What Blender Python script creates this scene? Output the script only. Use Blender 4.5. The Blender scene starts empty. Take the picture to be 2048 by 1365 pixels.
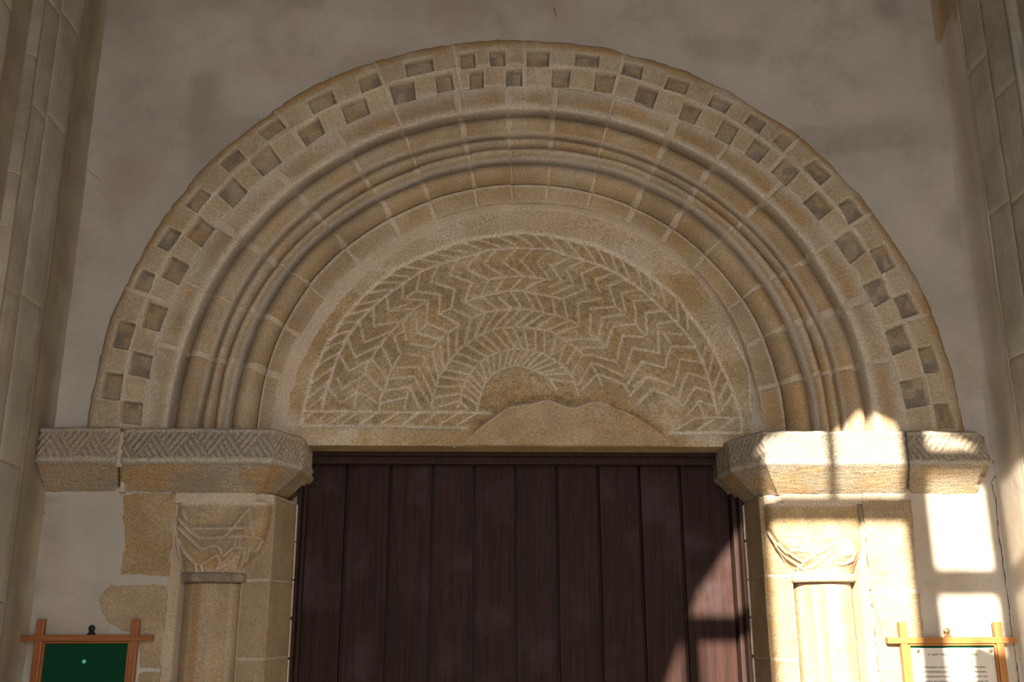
import bpy, bmesh, math, random
import numpy as np
from mathutils import Matrix, Vector

random.seed(7); rng = np.random.RandomState(7)
SC = bpy.context.scene; COL = SC.collection

# ------------------------------------------------------------------ camera
CAM = np.array([-0.19626, -3.6, 1.55]); YAW, PIT, ROL = 0.037297, 0.276604, -0.0027215; FPX = 1991.0
cy, sy, cp, sp, cr, sr = math.cos(YAW), math.sin(YAW), math.cos(PIT), math.sin(PIT), math.cos(ROL), math.sin(ROL)
FW = np.array([sy*cp, cy*cp, sp]); _r = np.array([cy, -sy, 0]); _u = np.cross(_r, FW)
RT = _r*cr + _u*sr; UP = -_r*sr + _u*cr
cam = bpy.data.objects.new('camera', bpy.data.cameras.new('camera')); COL.objects.link(cam)
cam.data.sensor_width = 36; cam.data.lens = FPX/2048*36; cam.data.clip_start = 0.05
cam.matrix_world = Matrix(((RT[0], UP[0], -FW[0], CAM[0]), (RT[1], UP[1], -FW[1], CAM[1]), (RT[2], UP[2], -FW[2], CAM[2]), (0, 0, 0, 1)))
SC.camera = cam

# ------------------------------------------------------------------ light
SUN_AZ, SUN_EL = 0.28, 0.42          # sideways and downward travel per metre into the wall
world = bpy.data.worlds.new('sky'); SC.world = world; world.use_nodes = True
wn = world.node_tree; bg = wn.nodes['Background']; bg.inputs[0].default_value = (0.93, 0.94, 1.0, 1); bg.inputs[1].default_value = 7.0
sun = bpy.data.objects.new('sun', bpy.data.lights.new('sun', 'SUN')); COL.objects.link(sun)
sun.data.energy = 25.0; sun.data.angle = math.radians(0.55); sun.data.color = (1.0, 0.90, 0.77)
sun.rotation_euler = Vector((SUN_AZ, 1.0, -SUN_EL)).to_track_quat('-Z', 'Y').to_euler()
portal = bpy.data.objects.new('porch_mouth_portal', bpy.data.lights.new('porch_mouth_portal', 'AREA')); COL.objects.link(portal)
portal.data.shape = 'RECTANGLE'; portal.data.size = 2.3; portal.data.size_y = 4.45; portal.data.cycles.is_portal = True
portal.location = (0.1, -4.37, 2.225); portal.rotation_euler = Vector((0, 1, 0)).to_track_quat('-Z', 'Z').to_euler()
SC.view_settings.view_transform = 'Standard'; SC.view_settings.look = 'None'; SC.view_settings.gamma = 1.0
SC.view_settings.use_curve_mapping = False; SC.view_settings.exposure = 0.0
SC.cycles.use_denoising = True; SC.cycles.max_bounces = 8; SC.cycles.diffuse_bounces = 6
SC.cycles.sample_clamp_indirect = 6.0

# ------------------------------------------------------------------ helpers
def bp(x, y, Y):
    """point of the wall at depth Y that was measured at (x, y)"""
    d = FW + RT*(x-1024)/FPX - UP*(y-682.5)/FPX
    return CAM + d*(Y-CAM[1])/d[1]
def xz(pts, Y): return np.array([bp(a, b, Y)[[0, 2]] for a, b in pts])
ZS = 2.248                                   # springing height of the arch, centre on x = 0

def tag(o, label=None, cat=None, group=None, kind=None):
    if label: o['label'] = label
    if cat: o['category'] = cat
    if group: o['group'] = group
    if kind: o['kind'] = kind
    return o
def empty(name, loc=(0, 0, 0)):
    o = bpy.data.objects.new(name, None); o.empty_display_size = 0.1; o.location = loc; COL.objects.link(o); return o
def link(name, me, mat, parent=None, smooth=False):
    o = bpy.data.objects.new(name, me); COL.objects.link(o)
    if mat: me.materials.append(mat)
    if smooth: me.shade_smooth()
    if parent is not None:
        o.parent = parent; o.matrix_parent_inverse = Matrix.Translation(parent.location).inverted() if parent.type == 'EMPTY' else Matrix()
    return o
def mesh_np(name, V, F, attrs=None):
    me = bpy.data.meshes.new(name); V = np.asarray(V, np.float32); F = np.asarray(F, np.int32)
    n, k = F.shape
    me.vertices.add(len(V)); me.vertices.foreach_set('co', V.ravel())
    me.loops.add(n*k); me.loops.foreach_set('vertex_index', F.ravel())
    me.polygons.add(n); me.polygons.foreach_set('loop_start', np.arange(0, n*k, k, dtype=np.int32))
    try: me.polygons.foreach_set('loop_total', np.full(n, k, dtype=np.int32))
    except Exception: pass
    me.update(calc_edges=True)
    for a, v in (attrs or {}).items():
        at = me.attributes.new(a, 'FLOAT', 'POINT'); at.data.foreach_set('value', np.asarray(v, np.float32).ravel())
    return me
def grid(name, P, mat, parent=None, attrs=None, skirt=0.03, mask=None, smooth=True, sk=None):
    """P[row, col, 3]; columns to the right, rows upward; the rim is carried back by 'skirt' to give the piece thickness"""
    attrs = dict(attrs or {})
    if skirt:
        Q = np.pad(P, ((1, 1), (1, 1), (0, 0)), 'edge')
        off = np.array(sk if sk is not None else (0, skirt, 0))
        Q[0] += off; Q[-1] += off; Q[1:-1, 0] += off; Q[1:-1, -1] += off
        P = Q; attrs = {k: np.pad(v, 1, 'edge') for k, v in attrs.items()}
        if mask is not None: mask = np.pad(mask, 1, 'edge')
    R, C = P.shape[:2]; idx = np.arange(R*C).reshape(R, C)
    F = np.stack([idx[:-1, :-1], idx[:-1, 1:], idx[1:, 1:], idx[1:, :-1]], -1).reshape(-1, 4)
    V = P.reshape(-1, 3)
    if mask is not None:
        m = mask.reshape(-1); F = F[m[F].all(1)]
        used = np.unique(F); mp = -np.ones(len(V), int); mp[used] = np.arange(len(used)); F = mp[F]; V = V[used]
        attrs = {k: v.reshape(-1)[used] for k, v in attrs.items()}
    me = mesh_np(name, V, F, attrs)
    if smooth:
        me.shade_smooth()
        try: me.set_sharp_from_angle(angle=math.radians(50))
        except Exception: pass
    return link(name, me, mat, parent)
_NT = rng.rand(257, 257)
def vn(u, v, s, seed=0):
    """lattice value noise, 0..1"""
    u = np.asarray(u)*s + seed*17.3 + 100; v = np.asarray(v)*s + seed*9.1 + 100
    iu = np.floor(u).astype(int); iv = np.floor(v).astype(int); fu = u-iu; fv = v-iv
    fu = fu*fu*(3-2*fu); fv = fv*fv*(3-2*fv); iu %= 256; iv %= 256
    a = _NT[iu, iv]; b = _NT[iu+1, iv]; c = _NT[iu, iv+1]; d = _NT[iu+1, iv+1]
    return (a*(1-fu)+b*fu)*(1-fv) + (c*(1-fu)+d*fu)*fv
def sst(x, a, b): t = np.clip((x-a)/(b-a), 0, 1); return t*t*(3-2*t)
def poly_sd(X, Z, q):
    """signed distance to a polygon, negative inside"""
    q = np.asarray(q); n = len(q); d = np.full(X.shape, 1e9); ins = np.zeros(X.shape, bool)
    for i in range(n):
        a = q[i]; b = q[(i+1) % n]; e = b-a; w0 = X-a[0]; w1 = Z-a[1]
        t = np.clip((w0*e[0]+w1*e[1])/(e@e+1e-12), 0, 1)
        d = np.minimum(d, (w0-t*e[0])**2+(w1-t*e[1])**2)
        c = (a[1] > Z) != (b[1] > Z)
        ins ^= c & (X < (b[0]-a[0])*(Z-a[1])/((b[1]-a[1]) or 1e-12)+a[0])
    return np.where(ins, -1, 1)*np.sqrt(d)
def line_d(X, Z, lines):
    d = np.full(X.shape, 1e9)
    for ln in lines:
        for a, b in zip(ln[:-1], ln[1:]):
            e = b-a; w0 = X-a[0]; w1 = Z-a[1]; t = np.clip((w0*e[0]+w1*e[1])/(e@e+1e-12), 0, 1)
            np.minimum(d, (w0-t*e[0])**2+(w1-t*e[1])**2, out=d)
    return np.sqrt(d)
def box(name, x0, x1, y0, y1, z0, z1, mat, parent=None, bev=0.0, seg=2):
    bm = bmesh.new(); bmesh.ops.create_cube(bm, size=1)
    for v in bm.verts: v.co = Vector(((x0+x1)/2+v.co.x*(x1-x0), (y0+y1)/2+v.co.y*(y1-y0), (z0+z1)/2+v.co.z*(z1-z0)))
    if bev: bmesh.ops.bevel(bm, geom=bm.edges[:], offset=bev, segments=seg, affect='EDGES', profile=0.6)
    me = bpy.data.meshes.new(name); bm.to_mesh(me); bm.free()
    return link(name, me, mat, parent)
def slab(name, pts, y0, y1, mat, parent=None, bev=0.004, jit=0.0, sub=0):
    """polygon in X,Z with thickness from y0 (front) to y1"""
    pts = [np.array(p, float) for p in pts]
    if sub:
        o = []
        for a, b in zip(pts, pts[1:]+pts[:1]):
            n = max(1, int(np.hypot(*(b-a))/sub))
            for k in range(n): o.append(a+(b-a)*k/n)
        pts = [p+rng.uniform(-jit, jit, 2) for p in o]
    ar = sum(a[0]*b[1]-b[0]*a[1] for a, b in zip(pts, pts[1:]+pts[:1]))
    if ar < 0: pts = pts[::-1]
    bm = bmesh.new(); fv = [bm.verts.new((p[0], y1, p[1])) for p in pts]; f = bm.faces.new(fv)
    r = bmesh.ops.extrude_face_region(bm, geom=[f]); nv = [g for g in r['geom'] if isinstance(g, bmesh.types.BMVert)]
    for v in nv: v.co.y = y0
    bmesh.ops.recalc_face_normals(bm, faces=bm.faces[:])
    if bev:
        ed = [e for e in bm.edges if all(abs(v.co.y-y0) < 1e-6 for v in e.verts)]
        bmesh.ops.bevel(bm, geom=ed, offset=bev, segments=2, affect='EDGES', profile=0.5)
    me = bpy.data.meshes.new(name); bm.to_mesh(me); bm.free()
    return link(name, me, mat, parent)
def prism(name, plan, z0, z1, mat, parent=None, bev=0.0):
    """vertical prism over a plan polygon"""
    bm = bmesh.new(); f = bm.faces.new([bm.verts.new((a, b, z0)) for a, b in plan])
    r = bmesh.ops.extrude_face_region(bm, geom=[f])
    for g in r['geom']:
        if isinstance(g, bmesh.types.BMVert): g.co.z = z1
    bmesh.ops.recalc_face_normals(bm, faces=bm.faces[:])
    if bev: bmesh.ops.bevel(bm, geom=bm.edges[:], offset=bev, segments=2, affect='EDGES', profile=0.6)
    me = bpy.data.meshes.new(name); bm.to_mesh(me); bm.free()
    return link(name, me, mat, parent)

# ------------------------------------------------------------------ materials
def mat_new(name, rough=0.9, spec=0.2):
    m = bpy.data.materials.new(name); m.use_nodes = True; nt = m.node_tree; b = nt.nodes['Principled BSDF']
    b.inputs['Roughness'].default_value = rough; b.inputs['Specular IOR Level'].default_value = spec
    return m, nt, b
class N:
    def __init__(s, nt): s.nt = nt; s.pos = s.n('ShaderNodeNewGeometry').outputs['Position']
    def n(s, t, **k):
        x = s.nt.nodes.new(t)
        for a, v in k.items(): setattr(x, a, v)
        return x
    def noise(s, scale, detail=3, rough=0.55, vec=None, stretch=None):
        x = s.n('ShaderNodeTexNoise'); x.inputs['Scale'].default_value = scale; x.inputs['Detail'].default_value = detail; x.inputs['Roughness'].default_value = rough
        v = vec or s.pos
        if stretch:
            mp = s.n('ShaderNodeMapping'); mp.inputs['Scale'].default_value = stretch; s.nt.links.new(v, mp.inputs[0]); v = mp.outputs[0]
        s.nt.links.new(v, x.inputs['Vector']); return x.outputs['Fac']
    def ramp(s, f, a, b, va=0.0, vb=1.0):
        x = s.n('ShaderNodeMapRange', interpolation_type='SMOOTHSTEP')
        for i, v in zip((1, 2, 3, 4), (a, b, va, vb)): x.inputs[i].default_value = v
        s.nt.links.new(f, x.inputs[0]); return x.outputs[0]
    def mix(s, f, a, b, mode='MIX'):
        x = s.n('ShaderNodeMix', data_type='RGBA', blend_type=mode)
        for sock, v in ((x.inputs[0], f), (x.inputs[6], a), (x.inputs[7], b)):
            if isinstance(v, (int, float)): sock.default_value = v
            elif isinstance(v, tuple): sock.default_value = (*v, 1)
            else: s.nt.links.new(v, sock)
        return x.outputs[2]
    def math(s, op, a, b):
        x = s.n('ShaderNodeMath', operation=op)
        for i, v in ((0, a), (1, b)):
            if isinstance(v, (int, float)): x.inputs[i].default_value = v
            else: s.nt.links.new(v, x.inputs[i])
        return x.outputs[0]
    def attr(s, name): return s.n('ShaderNodeAttribute', attribute_name=name).outputs['Fac']
    def bump(s, f, dist, strength=1.0, prev=None):
        x = s.n('ShaderNodeBump'); x.inputs['Strength'].default_value = strength; x.inputs['Distance'].default_value = dist
        s.nt.links.new(f, x.inputs['Height'])
        if prev: s.nt.links.new(prev, x.inputs['Normal'])
        return x.outputs[0]
def stone_mat(name, c1, c2, rust=(0.42, 0.24, 0.085), rust_amt=0.5, limec=(0.56, 0.48, 0.37), grain=0.5, streak=None, tint=0.12, bump=1.0, darkc=(0.17, 0.145, 0.115)):
    m, nt, b = mat_new(name, 0.93, 0.12); g = N(nt)
    c = g.mix(g.ramp(g.noise(7, 4), 0.35, 0.65), c1, c2)
    f = g.ramp(g.noise(11, 4, 0.65, stretch=streak), 0.50, 0.72)
    c = g.mix(g.math('MULTIPLY', f, rust_amt), c, rust)
    rnd = g.n('ShaderNodeObjectInfo').outputs['Random']
    r2 = g.math('FRACT', g.math('MULTIPLY', rnd, 7.31), 0)
    c = g.mix(g.math('MULTIPLY', r2, 0.35*rust_amt), c, (0.40, 0.25, 0.11))
    c = g.mix(g.math('MULTIPLY', g.attr('rust'), 0.8), c, g.mix(g.noise(40, 3), (0.34, 0.20, 0.08), (0.48, 0.29, 0.12)))
    c = g.mix(g.ramp(g.noise(3.2, 5, 0.6), 0.55, 0.8, 0, 0.35), c, (0.22, 0.19, 0.15))
    c = g.mix(g.math('MULTIPLY', g.attr('dark'), 1.0), c, darkc)
    lm = g.math('MULTIPLY', g.attr('lime_hilite'), g.ramp(g.noise(90, 3), 0.25, 0.6, 0.65, 1.0))
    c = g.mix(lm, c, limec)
    spk = g.ramp(g.noise(170, 5, 0.75), 0.30, 0.70, 1-grain*0.62, 1+grain*0.62)
    val = g.math('MULTIPLY', spk, g.math('ADD', 1-tint/2, g.math('MULTIPLY', rnd, tint)))
    cc = g.n('ShaderNodeCombineColor'); [nt.links.new(val, cc.inputs[i]) for i in range(3)]
    c = g.mix(1.0, c, cc.outputs[0], 'MULTIPLY')
    c = g.mix(g.ramp(g.noise(210, 1), 0.70, 0.76, 0, 0.45), c, (0.62, 0.54, 0.42))
    nt.links.new(c, b.inputs['Base Color'])
    n1 = g.bump(g.noise(34, 4, 0.6, stretch=streak), 0.010*bump, 0.5); n2 = g.bump(g.noise(260, 3, 0.7), 0.0035*bump, 0.7, n1)
    nt.links.new(n2, b.inputs['Normal']); return m
STONE = stone_mat('limestone', (0.43, 0.33, 0.205), (0.345, 0.255, 0.15), rust_amt=0.55, streak=(1, 1, 2.2))
HOOD = stone_mat('hood_limestone', (0.455, 0.36, 0.235), (0.385, 0.295, 0.18), rust_amt=0.35)
TYMP = stone_mat('tympanum_stone', (0.47, 0.355, 0.205), (0.36, 0.26, 0.14), rust_amt=0.45, limec=(0.62, 0.53, 0.40), grain=0.72, bump=1.2, darkc=(0.20, 0.14, 0.075))
PATCH = stone_mat('repair_stone', (0.45, 0.34, 0.195), (0.37, 0.265, 0.14), rust_amt=0.35, grain=0.6)
MORTAR = stone_mat('lime_mortar', (0.56, 0.46, 0.335), (0.49, 0.395, 0.28), rust_amt=0.08, grain=0.45, tint=0.0)
IMPOST = stone_mat('impost_stone', (0.36, 0.305, 0.22), (0.30, 0.24, 0.16), rust_amt=0.5, limec=(0.50, 0.44, 0.35), grain=0.7, streak=(.6, 1, 3), bump=1.4)
PIER = stone_mat('grey_moulded_stone', (0.385, 0.365, 0.29), (0.32, 0.295, 0.23), rust_amt=0.1, grain=0.25, streak=(1.5, 1.5, .35), bump=0.6)
CAPST = stone_mat('carved_stone', (0.42, 0.31, 0.185), (0.33, 0.225, 0.115), rust_amt=0.7, grain=0.55, bump=0.9)
RENDER = stone_mat('smooth_brown_render', (0.31, 0.27, 0.195), (0.255, 0.215, 0.155), rust_amt=0.1, grain=0.15, streak=(2, 2, .3), bump=0.5)
def plaster_mat():
    m, nt, b = mat_new('lime_plaster', 0.95, 0.1); g = N(nt)
    c = g.mix(g.ramp(g.noise(1.7, 5, 0.6), 0.35, 0.65), (0.425, 0.376, 0.306), (0.53, 0.472, 0.388))
    c = g.mix(g.ramp(g.noise(3.6, 6, 0.7), 0.46, 0.70, 0, 0.65), c, (0.335, 0.295, 0.24))
    c = g.mix(g.ramp(g.noise(2.6, 3, 0.5), 0.55, 0.8, 0, 0.5), c, (0.43, 0.34, 0.25))
    c = g.mix(g.math('MULTIPLY', g.attr('lime_hilite'), 0.8), c, (0.53, 0.46, 0.37))
    c = g.mix(g.math('MULTIPLY', g.attr('dark'), 0.8), c, (0.21, 0.18, 0.13))
    c = g.mix(g.math('MULTIPLY', g.attr('rust'), 0.8), c, (0.37, 0.26, 0.15))
    c = g.mix(g.ramp(g.noise(70, 2, 0.5), 0.70, 0.80, 0, 0.6), c, (0.15, 0.13, 0.11))
    spk = g.ramp(g.noise(420, 2, 0.7), 0.25, 0.75, 0.87, 1.13)
    cc = g.n('ShaderNodeCombineColor'); [nt.links.new(spk, cc.inputs[i]) for i in range(3)]
    nt.links.new(g.mix(1.0, c, cc.outputs[0], 'MULTIPLY'), b.inputs['Base Color'])
    n1 = g.bump(g.noise(14, 4, 0.6), 0.012, 0.35); nt.links.new(g.bump(g.noise(330, 3, 0.7), 0.002, 0.6, n1), b.inputs['Normal']); return m
PLASTER = plaster_mat()
def wood_mat(name, c1, c2, scale=(30, 30, 1.2), rough=0.5, bloom=0.0, spec=0.3):
    m, nt, b = mat_new(name, rough, spec); g = N(nt)
    rnd = g.n('ShaderNodeObjectInfo').outputs['Random']
    v = g.n('ShaderNodeVectorMath', operation='ADD'); nt.links.new(g.pos, v.inputs[0]); nt.links.new(rnd, v.inputs[1])
    gr = g.noise(3, 5, 0.6, vec=v.outputs[0], stretch=scale)
    c = g.mix(g.ramp(gr, 0.3, 0.7), c1, c2)
    if bloom:
        w = g.ramp(g.noise(3.4, 4, 0.6, vec=v.outputs[0]), 0.50, 0.78, 0, bloom)
        c = g.mix(w, c, (0.095, 0.068, 0.068))
        c = g.mix(g.ramp(g.noise(60, 3, 0.6, stretch=(1.5, 1.5, .25)), 0.66, 0.8, 0, 0.18), c, (0.20, 0.15, 0.13))
    nt.links.new(c, b.inputs['Base Color']); nt.links.new(g.bump(gr, 0.0012, 0.5), b.inputs['Normal'])
    return m
DOORW = wood_mat('dark_mahogany', (0.019, 0.0085, 0.006), (0.038, 0.016, 0.011), rough=0.62, bloom=0.36, spec=0.12)
DOORF = wood_mat('dark_frame_wood', (0.026, 0.014, 0.010), (0.042, 0.022, 0.015), rough=0.65, bloom=0.10, spec=0.12)
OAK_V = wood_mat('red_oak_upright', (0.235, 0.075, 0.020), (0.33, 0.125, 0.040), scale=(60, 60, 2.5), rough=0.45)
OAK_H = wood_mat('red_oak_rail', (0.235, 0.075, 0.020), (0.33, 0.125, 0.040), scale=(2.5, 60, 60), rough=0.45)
OAKSUN_V = wood_mat('sunlit_red_oak_upright', (0.30, 0.115, 0.028), (0.42, 0.185, 0.055), scale=(60, 60, 2.5), rough=0.45)  # same red oak, with the sun's brightness put into its colour
OAKSUN_H = wood_mat('sunlit_red_oak_rail', (0.30, 0.115, 0.028), (0.42, 0.185, 0.055), scale=(2.5, 60, 60), rough=0.45)
def plain(name, col, rough=0.6, metal=0.0, spec=0.3, nz=0.0, ns=200):
    m, nt, b = mat_new(name, rough, spec); b.inputs['Metallic'].default_value = metal; g = N(nt)
    c = g.mix(g.ramp(g.noise(ns, 2), 0.3, 0.7), tuple(k*(1-nz) for k in col), tuple(min(1, k*(1+nz)) for k in col)); nt.links.new(c, b.inputs['Base Color']); return m
GREEN = plain('green_baize', (0.008, 0.052, 0.024), 1.0, spec=0.0, nz=0.2, ns=500)
MINT = plain('mint_plastic', (0.18, 0.72, 0.48), 0.4)
PAPER = plain('cream_paper', (0.66, 0.60, 0.52), 0.85, nz=0.02, ns=20)
INK = plain('ink', (0.06, 0.04, 0.035), 0.8)
BRASS = plain('brass', (0.55, 0.40, 0.17), 0.35, 1.0, nz=0.1)
IRON = plain('black_iron', (0.02, 0.022, 0.026), 0.45, 0.3, nz=0.2)
CRACK = plain('crack_dark', (0.05, 0.042, 0.035), 1.0, nz=0.3)
FLOORM = stone_mat('floor_stone', (0.42, 0.37, 0.29), (0.34, 0.30, 0.24), rust_amt=0.1)
TIMBER = wood_mat('porch_timber', (0.16, 0.10, 0.06), (0.22, 0.14, 0.09))

# ------------------------------------------------------------------ measured lines of the arch (photo frame), each at its own depth
L = {}
L[0] = ([(181,796),(196,718),(222,639),(244,576),(260,543),(297,479),(337,420),(362,386),(403,328),(478,270),(554,219),(632,167),(697,130),(754,120),(867,91),(959,77),(1048,77),(1133,82),(1249,109),(1297,116),(1392,150),(1474,193),(1539,229),(1608,277),(1666,328),(1734,403),(1772,461),(1789,482),(1823,536),(1858,605),(1881,666),(1902,724),(1916,775),(1929,857)], -.03)
L[4] = ([(333,844),(349,759),(364,701),(386,639),(415,578),(441,526),(478,480),(513,444),(581,379),(649,328),(703,301),(805,256),(921,226),(1017,219),(1106,220),(1219,238),(1297,261),(1423,323),(1498,376),(1533,400),(1571,434),(1625,509),(1660,564),(1690,622),(1728,724),(1745,792),(1752,854)], -.02)
L[5] = ([(407,803),(425,718),(444,667),(470,605),(496,561),(528,511),(560,472),(625,414),(668,379),(726,354),(819,308),(932,280),(1017,273),(1102,273),(1208,290),(1297,320),(1406,379),(1485,441),(1527,478),(1578,540),(1608,591),(1632,639),(1670,741),(1687,844)], .02)
L[6] = ([(432,827),(451,725),(475,656),(499,612),(547,537),(595,485),(644,431),(737,379),(832,337),(932,302),(1017,297),(1109,297),(1205,313),(1297,345),(1448,432),(1516,496),(1557,550),(1591,605),(1619,659),(1643,741),(1660,844)], .03)
L[7] = ([(453,827),(475,728),(502,646),(516,619),(571,538),(649,455),(658,451),(750,390),(839,352),(935,325),(1017,316),(1106,316),(1202,330),(1297,362),(1448,461),(1492,502),(1540,564),(1574,625),(1602,690),(1624,755),(1639,854)], .035)
L[8] = ([(516,848),(533,742),(567,653),(615,576),(690,494),(733,465),(778,439),(860,400),(949,378),(1024,371),(1096,372),(1184,383),(1270,415),(1303,440),(1354,467),(1418,512),(1485,598),(1526,673),(1557,755),(1571,850)], .09)
L[9] = ([(547,855),(560,776),(588,690),(615,639),(644,605),(698,551),(748,504),(840,455),(949,414),(1040,406),(1130,412),(1256,447),(1330,490),(1395,540),(1440,592),(1489,692),(1513,775),(1526,857)], .12)
L[10] = ([(572,855),(583,800),(608,713),(648,640),(700,584),(760,532),(850,470),(949,430),(1040,420),(1130,426),(1266,469),(1313,495),(1371,535),(1420,585),(1458,640),(1489,705),(1502,777),(1505,850)], .158)
def polar(P): return np.arctan2(P[:, 1]-ZS, P[:, 0]), np.hypot(P[:, 0], P[:, 1]-ZS)
def s4(s, ox, oy, sc): # quads written in the numbers of an enlarged view
    v = np.array([float(t) for t in s.split()]).reshape(-1, 4, 2); return v/sc+np.array([ox, oy])
OUT = np.concatenate([s4('610 1005 725 1015 700 1178 582 1165 690 700 800 720 752 885 645 865 825 400 912 435 868 553 768 525 985 153 1068 190 990 308 905 270', 0, 400, 2.926),
  s4('1165 1090 1240 1140 1155 1250 1072 1200 1385 860 1440 925 1345 1015 1278 955 1635 678 1680 745 1562 825 1500 765', 0, 0, 2.926),
  s4('185 518 220 605 80 675 35 590 450 408 487 500 360 550 332 460 775 328 790 415 625 455 607 365 1025 298 1032 395 940 403 932 308 1203 287 1207 385 1110 385 1105 290 1465 292 1460 388 1322 388 1320 290 1758 325 1750 398 1605 390 1610 308 2015 385 2000 470 1878 435 1895 360', 600, 0, 2.926),
  s4('-30 440 100 480 70 558 -66 520 232 540 350 600 300 668 195 620 455 655 550 712 500 785 405 718 632 765 715 820 645 893 572 830 830 928 930 1028 855 1090 750 978 1035 1150 1118 1265 1030 1320 955 1195', 1348, 0, 2.926),
  s4('940 250 1015 390 925 435 848 295 1085 535 1152 665 1055 705 990 570 1222 848 1275 1010 1175 1022 1130 865 1320 1185 1365 1340 1250 1345 1225 1195', 1448, 400, 2.93)])
INN = np.concatenate([s4('710 1170 832 1180 820 1320 700 1310 770 880 897 900 868 1045 742 1020 860 590 978 620 935 770 822 745 1000 320 1112 375 1040 493 935 450 1165 90 1262 155 1172 272 1082 210', 0, 400, 2.926),
  s4('1358 1025 1450 1112 1355 1210 1265 1130 1572 838 1650 938 1535 1030 1455 940 1862 682 1905 768 1790 852 1728 768', 0, 0, 2.926),
  s4('380 560 415 660 270 720 230 615 668 462 682 570 548 605 512 495 890 418 905 520 800 537 785 435 1078 405 1078 518 990 522 988 412 1307 400 1305 512 1203 512 1203 400 1590 400 1578 505 1470 500 1475 398 1862 435 1840 540 1717 525 1730 418 2106 526 2072 626 1955 580 1984 489', 600, 0, 2.926),
  s4('65 588 178 632 125 720 25 680 295 682 390 745 335 840 238 790 478 795 570 868 500 950 415 892 652 915 745 1000 662 1088 570 995 840 1108 938 1215 850 1288 755 1180', 1348, 0, 2.926),
  s4('560 -60 645 55 560 115 465 10 750 165 838 300 752 372 645 232 925 445 985 575 882 635 820 490 1055 715 1112 870 990 912 942 765 1172 1030 1210 1205 1075 1225 1035 1055', 1448, 400, 2.93)])
QO = [xz(q, -.055) for q in OUT]; QI = [xz(q, -.047) for q in INN]
def quad_r(Q, outer):
    o = []
    for q in Q:
        ph, r = polar(q); k = np.argsort(r); k = k[2:] if outer else k[:2]; o += [(ph[i], r[i]) for i in k]
    return np.array(o)
def fit(ph, r, deg=7): return np.polyfit(ph-math.pi/2, r, deg)
RC = {k: fit(*polar(xz(*v)), deg=8 if k < 9 else 6) for k, v in L.items()}
a = quad_r(QO, True); RC[1] = fit(a[:, 0], a[:, 1], 6)
a = np.concatenate([quad_r(QO, False), quad_r(QI, True)]); RC[2] = fit(a[:, 0], a[:, 1], 6)
a = quad_r(QI, False); RC[3] = fit(a[:, 0], a[:, 1], 6)
def rad(k, ph):
    x = np.clip(np.asarray(ph), 0.03, math.pi-0.03)-math.pi/2; return np.polyval(RC[k], x)
def rw(w, ph):
    w = np.asarray(w); k = np.clip(np.floor(w).astype(int), 0, 9); out = np.zeros(np.broadcast(w, ph).shape); f = w-k
    for j in np.unique(k):
        rr = rad(int(j), ph)*(1-f)+rad(int(j)+1, ph)*f
        out = np.where(np.broadcast_to(k, out.shape) == j, rr, out)
    return out
def ang(pts, Y): # mean angle of a joint given by two points
    return float(np.mean([math.atan2(p[1]-ZS, p[0]) for p in xz(pts, Y)]))
PH0, PH1 = -0.022, math.pi+0.022
def ring_P(ph, w, y):
    """ph columns (left to right), w rows (inner to outer)"""
    PHI, W = np.meshgrid(ph, w); R = rw(W, PHI); Y = np.broadcast_to(np.asarray(y)[:, None], R.shape).copy()
    return np.stack([R*np.cos(PHI), Y, ZS+R*np.sin(PHI)], -1), PHI, R

# ------------------------------------------------------------------ the setting
WX = 1.732
def S(o): return tag(o, kind='structure')
# rear wall plaster: one relief sheet with the arch and the doorway left out of it
gx = np.arange(-WX, WX+.0001, 0.0217); gz = np.arange(0, 4.75, 0.02); X, Z = np.meshgrid(gx, gz)
rr = np.hypot(X, Z-ZS); ph = np.arctan2(Z-ZS, X)
mask = ~((Z > ZS) & (rr < rad(0, np.clip(ph, 0, math.pi))-0.03)) & ~((Z <= ZS+.02) & (X > -1.262) & (X < 1.215))
mask &= ~((Z > 2.02) & (Z <= ZS+.02) & (abs(X) < 1.50))
Y = 0.004*(vn(X, Z, 3.1)-.5)+0.0015*(vn(X, Z, 14, 3)-.5)
ro = rad(0, np.clip(ph, 0, math.pi)); near = np.exp(-np.clip(rr-ro, 0, 1)**2/.05**2)*(Z > ZS)
Y -= 0.010*near
at = {'lime_hilite': np.clip(near*0.5+sst(vn(X, Z, 2.3, 5), .6, .8)*.3*(Z > 2.3)+sst(vn(X, Z, 6.5, 35), .62, .85)*.55*sst(X, .2, .9)*(Z > 2.6), 0, 1), 'dark': np.clip(sst(vn(X, Z, 5, 8), .72, .9)*.35*(Z > 2.25)+(Z < 2.0)*sst(X, -1.60, -1.72)*vn(X, Z, 16, 2)*.9, 0, 1),
      'rust': sst(vn(X, Z, 4, 11), .6, .9)*.4}
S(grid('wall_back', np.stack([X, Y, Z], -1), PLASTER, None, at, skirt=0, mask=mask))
WALLB = bpy.data.objects['wall_back']
S(box('wall_leak_backing', -2.05, 2.05, .44, .60, 0, 4.75, RENDER))  # added unseen slab, keeps sky light from leaking through the gaps
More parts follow.
